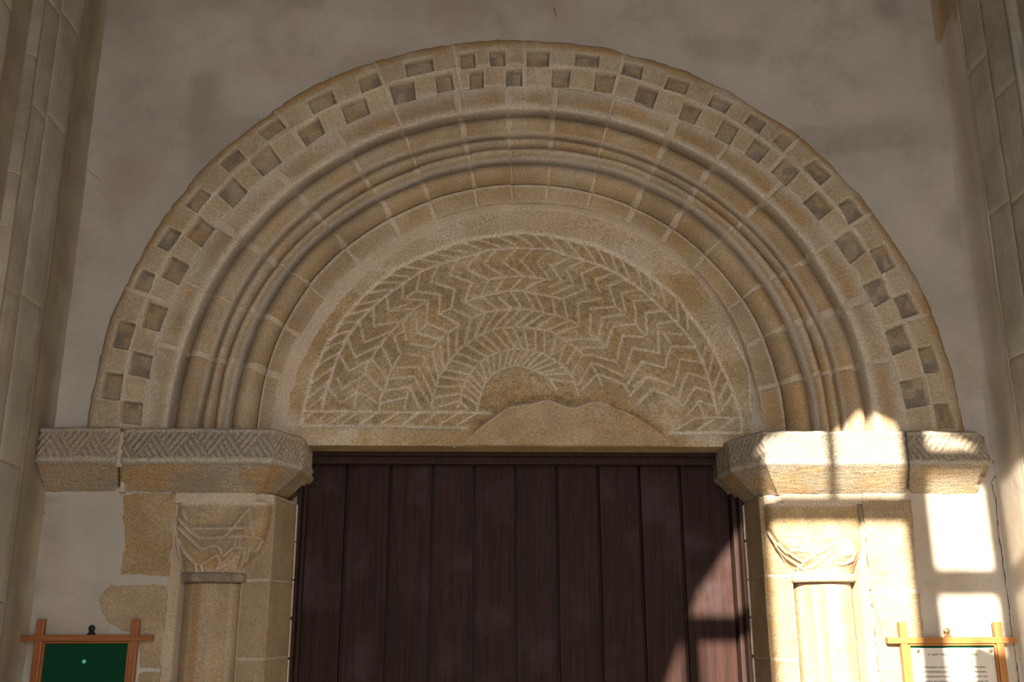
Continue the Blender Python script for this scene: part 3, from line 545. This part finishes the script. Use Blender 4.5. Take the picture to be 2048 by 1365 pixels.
# ------------------------------------------------------------------ jambs, capitals, shafts
def jamb(side):
    left = side < 0
    root = empty('door_jamb', ((-.95 if left else .92), .1, 0))
    tag(root, 'shaded stone jamb between the dark door and the left carved shaft' if left else 'partly sunlit stone jamb between the dark door and the right shaft', 'jamb')
    if left: fr = [(-1.03, .105), (-.921, .062), (-.884, .298)]; zc = [0, .30, .62, .92, 1.18, 1.432, 1.70, 1.998]
    else: fr = [(.857, .298), (.851, .062), (.965, .105)]; zc = [0, .30, .62, .92, 1.15, 1.425, 1.715, 1.998]
    c = (-1.0, .26) if left else (.95, .26)
    for a0, a1 in zip(zc[:-1], zc[1:]):
        fr2 = [(x+rng.uniform(-.0015, .0015), y+rng.uniform(-.0015, .0015)) for x, y in fr]
        plan = fr2+([(-1.03, .298)] if left else [(.965, .298)])
        prism('jamb_stone', plan, a0+.004, a1-.004, STONE, root, .005)
    sgn = 1 if left else -1
    core = [(x-sgn*.004, y+.004) for x, y in fr]+([(-1.03, .298)] if left else [(.965, .298)])
    prism('mortar_bed', core, 0, 1.998, MORTAR, root)
    # worn whitish pointing along the frame
    x = -.8835 if left else .8565
    for k in range(14):
        z = k*.1425; box('pointing', min(x, x+sgn*.006), max(x, x+sgn*.006), .286+rng.uniform(-.003, .003), .30, z+rng.uniform(0, .01), z+.14, MORTAR, root, .002)
    # pier stones on the outer side of the shaft, flush in the plaster
    if left:
        polys = [[(247,990),(300,987),(349,989),(350,1035),(356,1090),(366,1152),(345,1153),(300,1151),(243,1150),(246,1110),(252,1080),(247,1035)],
                 [(196,1200),(205,1188),(222,1172),(300,1170),(344,1172),(344,1255),(343,1338),(280,1336),(278,1268),(240,1262),(215,1240)],
                 [(279,1346),(343,1346),(343,1480),(270,1480)]]
        mats = [CAPST, STONE, STONE]
    else:
        polys = [[(1722,1003),(1822,1001),(1826,1050),(1832,1180),(1722,1181)], [(1722,1189),(1838,1188),(1846,1262),(1850,1330),(1722,1330)], [(1722,1338),(1850,1338),(1855,1480),(1722,1480)]]
        mats = [STONE, STONE, STONE]
    slab('mortar_bed', [(-1.44, 0), (-1.2615, 0), (-1.2615, 1.998), (-1.44, 1.998)] if left else [(1.2145, 0), (1.37, 0), (1.37, 1.998), (1.2145, 1.998)], -.0025, .05, MORTAR if not left else PLASTER, root, 0)
    for k, (pg, mt) in enumerate(zip(polys, mats)):
        q = xz(pg, 0); q[:, 0] = np.minimum(q[:, 0], -1.2615) if left else np.maximum(q[:, 0], 1.2145)
        if left: q[np.abs(q[:, 0]+1.2615) < .035, 0] = -1.2615
        else: q[np.abs(q[:, 0]-1.2145) < .035, 0] = 1.2145
        slab('pier_stone', q, -.0040-.0006*k, .06, mt, root, .002, .0035, .017)
    # nook: back and outer return behind the shaft
    if left: plan = [(-1.262, .002), (-1.238, .055), (-1.215, .24), (-1.02, .24), (-1.02, .298), (-1.40, .298), (-1.40, .012), (-1.30, .004)]
    else: plan = [(1.215, .002), (1.25, .004), (1.40, .012), (1.40, .298), (.96, .298), (.96, .24), (1.180, .24), (1.196, .055)]
    prism('nook', plan, 0, 1.998, MORTAR, root)
    return root
JL = jamb(-1); JR = jamb(1)
prism('mortar_bed', [(-1.262, -.001), (-.985, -.001), (-.925, .06), (-.89, .298), (-1.262, .298)], 1.965, 2.002, MORTAR, JL, .003)
prism('mortar_bed', [(1.215, .298), (.86, .298), (.868, .06), (.925, -.001), (1.215, -.001)], 1.965, 2.002, MORTAR, JR, .003)
CL = PL('175 310 215 640 265 900 270 1020/200 340 370 520 480 600 640 600 780 590 900 480 1050 290 1110 230/220 470 510 750 600 710 680 700 740 740 760 800/220 620 320 800 440 940 510 930 700 810 740 900 700 990/1110 230 1140 450 1190 610 1280 620/400 480 890 480 1130 470/850 590 980 570 1140 600/940 600 920 700/985 600 985 700/780 830 900 720 1000 720 1060 750 1010 970/1060 900 1130 720 1200 800/720 980 890 800/760 990 930 830/820 990 960 840/930 990 990 780/880 980 970 860/1280 640 1200 780/440 930 445 1020/505 930 515 1020/280 250 330 380', 320, 980, 6.2033)
CRL = PL('330 585 430 600 560 590/450 600 455 680 470 730 540 740/400 800 520 790 680 830/210 745 350 900 570 1045 700 1000 830 900 1000 740/240 720 340 830/380 830 440 880 560 950/800 810 900 730 1060 670 1180 680 1240 800 1200 920 1090 975 1000 970/1060 720 1080 850/1100 700 1110 850/1150 700 1140 850/1200 740 1165 850/480 1040 640 900 820 790/100 560 220 740 400 1080', 1520, 980, 6.5)
def column(side):
    left = side < 0
    if left: cx, xc, xs = -1.135, -1.098, -1.133; h0, r0 = .164, .106; zt = 1.968; z0, z1 = 1.692, 1.726
    else: cx, xc, xs = 1.088, 1.040, 1.083; h0, r0 = .172, .106; zt = 1.968; z0, z1 = 1.690, 1.722
    root = empty('nook_shaft', (cx, .15, 0))
    tag(root, 'round engaged stone shaft with carved cushion capital, in shade left of the door' if left else 'round engaged stone shaft with carved cushion capital, in sunlight right of the door', 'column')
    zz = np.concatenate([np.linspace(z1, 1.93, 62), np.linspace(1.934, zt, 8)]); th = np.linspace(-math.pi*1.02, .02*math.pi, 150)
    TH, ZZ = np.meshgrid(th, zz); t = np.clip((ZZ-z1)/(1.93-z1), 0, 1)
    half = .122+(h0-.122)*np.sin(np.clip(t, 0, 1)*math.pi/2)**.85; e = 2+6.0*sst(t, .05, .75); cxx = xs+(xc-xs)*sst(t, 0, .8)
    rr = half/(np.abs(np.cos(TH))**e+np.abs(np.sin(TH))**e)**(1/e)
    X = cxx+rr*np.cos(TH); Y = .15+rr*np.sin(TH)*(.152/h0*t+1*(1-t)); front = np.sin(TH) < 0
    Xp = CAM[0]+(X-CAM[0])*(.02-CAM[1])/(Y-CAM[1]); Zp = CAM[2]+(ZZ-CAM[2])*(.02-CAM[1])/(Y-CAM[1])
    # carving was measured on the slab plane; bring it to this plane
    k = (.02-CAM[1])/(TY-CAM[1]); lines = [np.stack([CAM[0]+(l[:, 0]-CAM[0])*k, CAM[2]+(l[:, 1]-CAM[2])*k], 1) for l in (CL if left else CRL)]
    d = line_d(Xp, Zp, lines); g = np.exp(-(d/.0045)**2)*front; g2 = np.exp(-((d-.009)/.006)**2)*front*.5
    n = .005*(vn(X, ZZ, 18, 3)-.5)+.003*(vn(X, ZZ, 50, 4)-.5); dd = g*.006-g2*.005-n*front
    P = np.stack([X+np.cos(TH)*dd, Y+np.sin(TH)*dd, ZZ], -1)
    lime_hilite = np.clip(g*(.45+.5*vn(X, ZZ, 15, 9))+.5*sst(ZZ, z1+.022, z1)+.8*sst(ZZ, 1.952, 1.962), 0, 1)
    rust = sst(vn(X, ZZ, 12, 8), .4, .7)*.9*(1-lime_hilite); dark = g2*.5+.25*sst(vn(X, ZZ, 20, 5), .5, .8)
    grid('capital', P, CAPST if left else PATCH, root, {'lime_hilite': lime_hilite, 'rust': rust*(1 if left else .3), 'dark': dark}, skirt=0)
    # neck ring
    def lathe(name, prof, mat, at=None, seg=72, nz=.002, cxx=cx):
        th = np.linspace(-math.pi, math.pi, seg+1); pr_ = np.array(prof); TH, R_ = np.meshgrid(th, pr_[:, 0]); _, Z_ = np.meshgrid(th, pr_[:, 1])
        R2 = R_+nz*(vn(TH*.3, Z_, 12, 5)-.5)*np.minimum(1, (math.pi-np.abs(TH))*3)
        P = np.stack([cxx+R2*np.cos(TH-math.pi/2), .15+R2*np.sin(TH-math.pi/2), Z_], -1)
        return grid(name, P, mat, root, at(TH, Z_) if at else None, skirt=0)
    a = np.linspace(-1, 1, 11)
    zm, hz = (z0+z1)/2, (z1-z0)/2
    lathe('neck_ring', [(.10, z0)]+[(.121+.012*math.sqrt(max(0, 1-u**4)), zm+hz*u) for u in a]+[(.10, z1)], IMPOST, lambda T_, Z_: {'dark': .55*sst(vn(T_*.3, Z_, 20, 1), .2, .6)*(1 if left else .2), 'lime_hilite': T_*0+(0 if left else .4)}, nz=.007, cxx=xs)
    zj = [0, .55, 1.10, z0]
    for p0, p1 in zip(zj[:-1], zj[1:]):
        q0 = p0+(.001 if p0 else 0); q1 = p1-.001 if p1 < z0 else p1
        lathe('shaft_drum', [(r0-.006, q0), (r0-.001, q0+.003), (r0, q0+.006)]+[(r0, z) for z in np.linspace(q0+.03, q1-.03, 24)]+[(r0, q1-.006), (r0-.001, q1-.003), (r0-.006, q1)], STONE, lambda T_, Z_: {'rust': sst(vn(T_*1.2, Z_*.12, 6, 3), .45, .7)*.9, 'lime_hilite': .35*sst(vn(T_, Z_*.3, 5, 6), .5, .8)}, cxx=cx)
    return root
column(-1); column(1)

# ------------------------------------------------------------------ door
DR = empty('door_1', (0, .38, 0)); S(DR)
seams = [-.868, -.704, -.531, -.366, -.200, -.037, .128, .295, .461, .626, .822]
PLK = []
for a0, a1 in zip(seams[:-1], seams[1:]):
    PLK.append(0); PLK[-1] = box('plank', a0+.0062, a1-.0062, .380+rng.uniform(-.0008, .0008), .405, .01, 2.175, DOORW, DR, .0025)
for s_ in seams[1:-1]:
    bm = bmesh.new(); bmesh.ops.create_cone(bm, cap_ends=True, segments=8, radius1=.0032, radius2=.0032, depth=2.16)
    for v in bm.verts: v.co = Vector((s_+v.co.x, .3845+v.co.y, 1.09+v.co.z))
    me = bpy.data.meshes.new('bead'); bm.to_mesh(me); bm.free(); link('bead', me, DOORF, DR, True)
box('backing', -.90, .87, .4055, .43, 0, 2.2, IRON, DR)
box('frame_head', -.884, .856, .3005, .345, 2.186, 2.2028, DOORF, DR, .003); box('frame_head', -.884, .856, .330, .42, 2.158, 2.188, DOORF, DR, .003)
for x0, x1, x2 in ((-.884, -.868, -.855), (.856, .840, .822)):
    box('frame_stile', min(x0, x1), max(x0, x1), .302, .42, 0, 2.186, DOORF, DR, .003)
    box('frame_stile', min(x1, x2), max(x1, x2), .345, .42, 0, 2.16, DOORF, DR, .004)
# little nail heads on the planks
for pk, s0, s1 in zip(PLK, seams[:-1], seams[1:]):
    for z in (2.10, 1.52):
        for f in (.2, .8):
            bm = bmesh.new(); bmesh.ops.create_uvsphere(bm, u_segments=8, v_segments=5, radius=.0028)
            x = s0+(s1-s0)*f+rng.uniform(-.01, .01); zz = z+rng.uniform(-.015, .015)
            for v in bm.verts: v.co = Vector((x+v.co.x, .3795+v.co.y*.4, zz+v.co.z))
            me = bpy.data.meshes.new('nail_head'); bm.to_mesh(me); bm.free(); link('nail_head', me, IRON, pk, True)

# ------------------------------------------------------------------ corner piers (moulded responds) at both sides
def pier(side):
    """stacks of moulded stones on the side wall; s = distance from the rear wall"""
    left = side < 0; root = empty('corner_pier', (side*1.76, -.5, 0))
    tag(root, 'moulded grey stone pier at the left edge, beside the brown render strip' if left else 'moulded grey stone pier at the right edge with a sunlit patch', 'pier')
    # plan: (distance s from wall, inset p toward the room)
    A = [(.185, .000), (.190, .004), (.36, .004), (.365, .0)]
    if left:
        facets = [[(.190, .003), (.20, .007), (.355, .007), (.365, .003)],
                  [(.365, .0), (.372, .008), (.42, .012), (.47, .010), (.497, .004), (.505, -.012)],
                  [(.503, -.012), (.508, .012), (.518, .024), (.532, .026), (.544, .018), (.552, .0), (.556, -.03), (.60, -.05), (.66, -.045), (.70, -.02), (.74, .03), (.80, .06), (.90, .07), (.93, .05), (.935, -.03)]]
        js = [[0, .5, 1.05, 1.62, 2.06, 2.62, 3.30, 3.72, 4.35, 4.75], [0, .5, 1.05, 1.60, 2.03, 2.60, 3.27, 3.69, 4.32, 4.75], [0, .6, 1.2, 1.75, 2.45, 2.98, 3.42, 4.15, 4.75]]
    else:
        facets = [[(.185, .003), (.195, .007), (.335, .007), (.345, .003)],
                  [(.345, .0), (.352, .009), (.42, .012), (.495, .010), (.51, .0)],
                  [(.508, -.012), (.514, .010), (.524, .022), (.538, .024), (.550, .016), (.557, .0), (.562, -.03), (.60, -.05), (.68, -.04), (.74, .0), (.80, .05), (.92, .07), (.95, .05), (.955, -.03)]]
        js = [[0, .6, 1.2, 1.85, 2.46, 3.02, 3.62, 4.3, 4.75], [0, .6, 1.2, 1.82, 2.44, 3.0, 3.42, 4.12, 4.75], [0, .5, 1.1, 1.7, 2.4, 3.1, 3.8, 4.2, 4.75]]
    WXp = WX
    for fc, zj in zip(facets, js):
        fc = np.array(fc); t = np.linspace(0, len(fc)-1, (len(fc)-1)*5+1); s = np.interp(t, range(len(fc)), fc[:, 0]); p = np.interp(t, range(len(fc)), fc[:, 1])
        for q0, q1 in zip(zj[:-1], zj[1:]):
            zz = np.concatenate([[q0+.0015, q0+.004], np.linspace(q0+.03, q1-.03, 14), [q1-.004, q1-.0015]])
            SS, ZZ = np.meshgrid(s, zz); PP = np.broadcast_to(p, SS.shape)+.004*(vn(SS, ZZ, 4, 3)-.5)+.0025*(vn(SS, ZZ, 14, 6)-.5)
            e = np.minimum(ZZ-q0, q1-ZZ); PP = PP-.003*(1-sst(e, .001, .005))
            # slightly wandering outer edge where the render stops
            SS = SS+(.012*(vn(ZZ, ZZ*0, 3.0, 7 if left else 5)-.5)+.006*(vn(ZZ, ZZ*0, 12, 7)-.5))*(SS < .21)
            X = side*(WXp-PP); P = np.stack([X, -SS, ZZ], -1)
            if left: P = P[:, ::-1]
            lime_hilite = .9*(1-sst(e, .001, .0045)); dark = .45*sst(vn(SS, ZZ, 3, 8), .45, .7)*(SS > .55)+.2*sst(vn(SS, ZZ, 6, 2), .5, .8)
            grid('moulded_stone', P, PIER, root, {'lime_hilite': lime_hilite, 'dark': dark, 'rust': .25*sst(vn(SS, ZZ, 2.3, 4), .5, .8)}, skirt=.02, sk=(side*.03, 0, 0))
    # mortar core behind the joints
    x0, x1 = side*(WX+.0035), side*(WX+.004)
    # smooth render strip between pier and rear wall, slightly coved into the corner
    zz = np.linspace(0, 4.74, 190); ss = np.array([0, .006, .014, .025, .05, .09, .13, .165, .178, .188, .192]); SS, ZZ = np.meshgrid(ss, zz)
    cove = np.interp(SS, [0, .006, .014, .025, .05, .2], [.016, .012, .007, .003, .001, .001])
    en = .014*(vn(ZZ, ZZ*0, 2.6, 5)-.5)+.008*(vn(ZZ, ZZ*0, 11, 8)-.5)
    SS2 = SS+en*(SS > .12); PP = cove+.004*(vn(SS, ZZ, 5, 1)-.5)+.002*(vn(SS, ZZ, 20, 2)-.5)
    PP = PP+.007*(SS > .10)-(SS > .189)*.012
    P = np.stack([side*(WX-PP), -SS2-.001, ZZ], -1)
    if left: P = P[:, ::-1]; SSr = SS[:, ::-1]; ZZr = ZZ[:, ::-1]
    else: SSr, ZZr = SS, ZZ
    nz = sst(vn(SSr*4, ZZr*.7, 4, 9), .35, .7)
    at = {'dark': (.25 if left else .1)*nz+.35*(SSr > .175), 'lime_hilite': np.full(SSr.shape, .0 if left else .30)*(ZZr < 3.9)*(1-nz*.5), 'rust': (0 if left else 1)*sst(ZZr+.12*(vn(SSr, ZZr*0, 22, 5)-.5), 3.90, 3.93)*1.2+.25*sst(vn(SSr, ZZr, 7, 3), .5, .8)}
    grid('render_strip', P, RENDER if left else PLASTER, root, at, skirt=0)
    return root
pier(-1); pier(1)

# cracks in the plaster: narrow dark ribbons laid on the surface
def crack(pts, Y, wdt=.0022, parent=None, fixx=None):
    P = np.array([bp(a, b, Y) for a, b in pts]); o = []
    for a, b in zip(P[:-1], P[1:]):
        n = max(2, int(np.linalg.norm(b-a)/.012))
        for k in range(n): q = a+(b-a)*k/n; q[0] += rng.uniform(-.002, .002); q[2] += rng.uniform(-.002, .002); o.append(q)
    o.append(P[-1]); o = np.array(o); d = np.gradient(o, axis=0); nn = np.stack([-d[:, 2], 0*d[:, 0], d[:, 0]], 1); nn /= np.linalg.norm(nn, axis=1)[:, None]+1e-9
    w = wdt*(.35+.65*rng.rand(len(o)))[:, None]; w[0] *= .1; w[-1] *= .1
    G = np.stack([o-nn*w/2, o+nn*w/2], 0); return grid('crack', G, CRACK, parent, skirt=0, smooth=False)
crack([(1993,905),(1987,925),(1996,945),(1982,965),(1992,1000),(1996,1060),(2004,1110),(2009,1150),(2018,1215),(2026,1280),(2035,1340),(2042,1400)], -.0065, .0042, WALLB)
crack([(157,318),(170,335),(190,352),(205,362)], -.0035, .0016, WALLB); crack([(1905,730),(1915,765),(1918,800),(1935,830)], -.004, .002, WALLB)
crack([(1858,590),(1870,620),(1880,640)], -.004, .0018, WALLB); crack([(1108,12),(1112,30),(1109,38)], -.0035, .003, WALLB)
crack([(1745,1200),(1760,1250),(1768,1290),(1775,1300)], -.0065, .0018, JR); crack([(75,1034),(85,1030),(92,1022)], -.0035, .003, WALLB)

# ------------------------------------------------------------------ notice boards
def board(side):
    left = side < 0
    if left: xr0, xr1, zr, st, lab = -1.727, -1.288, 1.506, (-1.668, -1.350), 'oak cross-cornered notice board with empty green baize, low on the wall left of the door'
    else: xr0, xr1, zr, st, lab = 1.243, 1.701, 1.489, (1.303, 1.642), 'oak cross-cornered notice board holding a printed notice, low on the wall right of the door'
    V, H = (OAK_V, OAK_H) if left else (OAKSUN_V, OAKSUN_H)
    root = empty('notice_board', ((st[0]+st[1])/2, -.02, .95)); tag(root, lab, 'notice board', 'oak notice boards beside the door')
    w = .013; zb = .93
    for n, z in (('rail', zr), ('rail', zb)):
        box(n, xr0, xr1, -.034, -.008, z-.0105, z+.0105, H, root, .003)
    for x in st:
        box('stile', x-w, x+w, -.031, -.009, zb-.06, zr+.062, V, root, .0035)
    # inner bevelled slip
    m = .0075
    for n, x0, x1, z0, z1, mt in (('slip', st[0]+w, st[1]-w, zr-.0105-m, zr-.0105, H), ('slip', st[0]+w, st[1]-w, zb+.0105, zb+.0105+m, H), ('slip', st[0]+w, st[0]+w+m, zb+.01, zr-.01, V), ('slip', st[1]-w-m, st[1]-w, zb+.01, zr-.01, V)):
        box(n, x0, x1, -.026, -.010, z0, z1, mt, root, .0025)
    box('baize_panel', st[0]+w+.001, st[1]-w-.001, -.016, -.006, zb+.01, zr-.01, GREEN, root)
    # hanging plate: flange and eye
    xc = (st[0]+st[1])/2+(.008 if left else -.006); mt = IRON if left else BRASS
    hp = slab('hanging_plate', [(xc-.019, zr+.008), (xc+.019, zr+.008), (xc+.011, zr+.017), (xc+.006, zr+.024), (xc-.006, zr+.024), (xc-.011, zr+.017)], -.011, -.008, mt, root, .0007)
    bm = bmesh.new(); R1, R2, n1, n2 = .0085, .0032, 20, 8
    vs = [[bm.verts.new((xc+(R1+R2*math.cos(b))*math.cos(a), -.0105+R2*math.sin(b), zr+.031+(R1+R2*math.cos(b))*math.sin(a))) for b in [2*math.pi*j/n2 for j in range(n2)]] for a in [2*math.pi*i/n1 for i in range(n1)]]
    for i in range(n1):
        for j in range(n2): bm.faces.new((vs[i][j], vs[(i+1) % n1][j], vs[(i+1) % n1][(j+1) % n2], vs[i][(j+1) % n2]))
    me = bpy.data.meshes.new('hanging_eye'); bm.to_mesh(me); bm.free(); link('hanging_eye', me, mt, hp, True)
    bm = bmesh.new(); bmesh.ops.create_uvsphere(bm, u_segments=16, v_segments=8, radius=.0085)
    for v in bm.verts: v.co = Vector((xc+v.co.x, -.0125+v.co.y*.5, zr+.031+v.co.z))
    me = bpy.data.meshes.new('screw_head'); bm.to_mesh(me); bm.free(); link('screw_head', me, mt, hp, True)
    return st, zr
board(-1); (s0, s1), zr = board(1)
def pin(x, y, z, mat, label, r=.0055, group=None):
    prof = [(0, -.0045), (r*.5, -.0042), (r*.85, -.003), (r, -.001), (r*.9, 0), (r*.2, .0005), (.0006, .001), (.0006, .004)]
    bm = bmesh.new(); n = 20; rings = [[bm.verts.new((x+a*math.cos(2*math.pi*k/n), y+b, z+a*math.sin(2*math.pi*k/n))) for k in range(n)] for a, b in prof[1:]]
    c = bm.verts.new((x, y+prof[0][1], z))
    for k in range(n):
        bm.faces.new((c, rings[0][k], rings[0][(k+1) % n]))
        for i in range(len(rings)-1): bm.faces.new((rings[i][k], rings[i+1][k], rings[i+1][(k+1) % n], rings[i][(k+1) % n]))
    bmesh.ops.recalc_face_normals(bm, faces=bm.faces[:])
    me = bpy.data.meshes.new('drawing_pin'); bm.to_mesh(me); bm.free(); o = link('drawing_pin', me, mat, None, True); return tag(o, label, 'drawing pin', group)
px_ = bp(168, 1324, -.017); pin(px_[0], -.0165, px_[2], MINT, 'mint green drawing pin on the empty green baize', .0072)
# paper notice
px0, px1 = 1.325, 1.6205; zt_ = 1.4635; zb_ = 1.02
pts = [(px0, zb_), (px1, zb_), (px1, zt_), (px0, zt_)]
pap = slab('paper_notice', pts, -.0172, -.0164, PAPER, None, 0)
tag(pap, 'cream printed paper notice pinned to the right-hand board', 'notice')
lines = [('ST. MARY THE VIRGIN, GREAT CANFIELD', 1307+0, .0088, 1.385, 1.560, 1.4385),
         ('THIS PARISH IS ONE OF A GROUP OF SIX, THE OTHERS BEING,', 0, .0070, 1.366, 1.587, 1.397),
         ('AYTHORPE RODING, LEADEN RODING, WHITE RODING, HIGH RODING,', 0, .0070, 1.366, 1.587, 1.3815),
         ('AND MARGARET RODING.  THE REVEREND R LANNON IS THE', 0, .0070, 1.366, 1.587, 1.366),
         ('PRIEST IN CHARGE OF THE PARISH.  FOR NEWS TO', 0, .0070, 1.366, 1.587, 1.350)]
for txt, _, size, xa, xb, z in lines:
    cu = bpy.data.curves.new('lettering', 'FONT'); cu.body = txt; cu.size = size; cu.extrude = .00015; cu.offset = .00012
    o = bpy.data.objects.new('lettering', cu); COL.objects.link(o); cu.materials.append(INK); bpy.context.view_layer.update()
    wdt = o.dimensions.x or .1; o.rotation_euler = (math.pi/2, 0, 0); o.location = (xa, -.0175, z); o.scale = ((xb-xa)/wdt, 1, 1); bpy.context.view_layer.update()
    me = bpy.data.meshes.new_from_object(o.evaluated_get(bpy.context.evaluated_depsgraph_get())); me.transform(o.matrix_world); bpy.data.objects.remove(o)
    me.materials.clear(); link('lettering', me, INK, pap)
pa = bp(1842, 1304, -.018); pin(px0+.026, -.0175, 1.4535, BRASS, 'brass drawing pin at the top left corner of the paper notice', .0070, 'brass pins holding the notice')
pin(px1-.010, -.0175, 1.4535, BRASS, 'brass drawing pin at the top right corner of the paper notice', .0070, 'brass pins holding the notice')
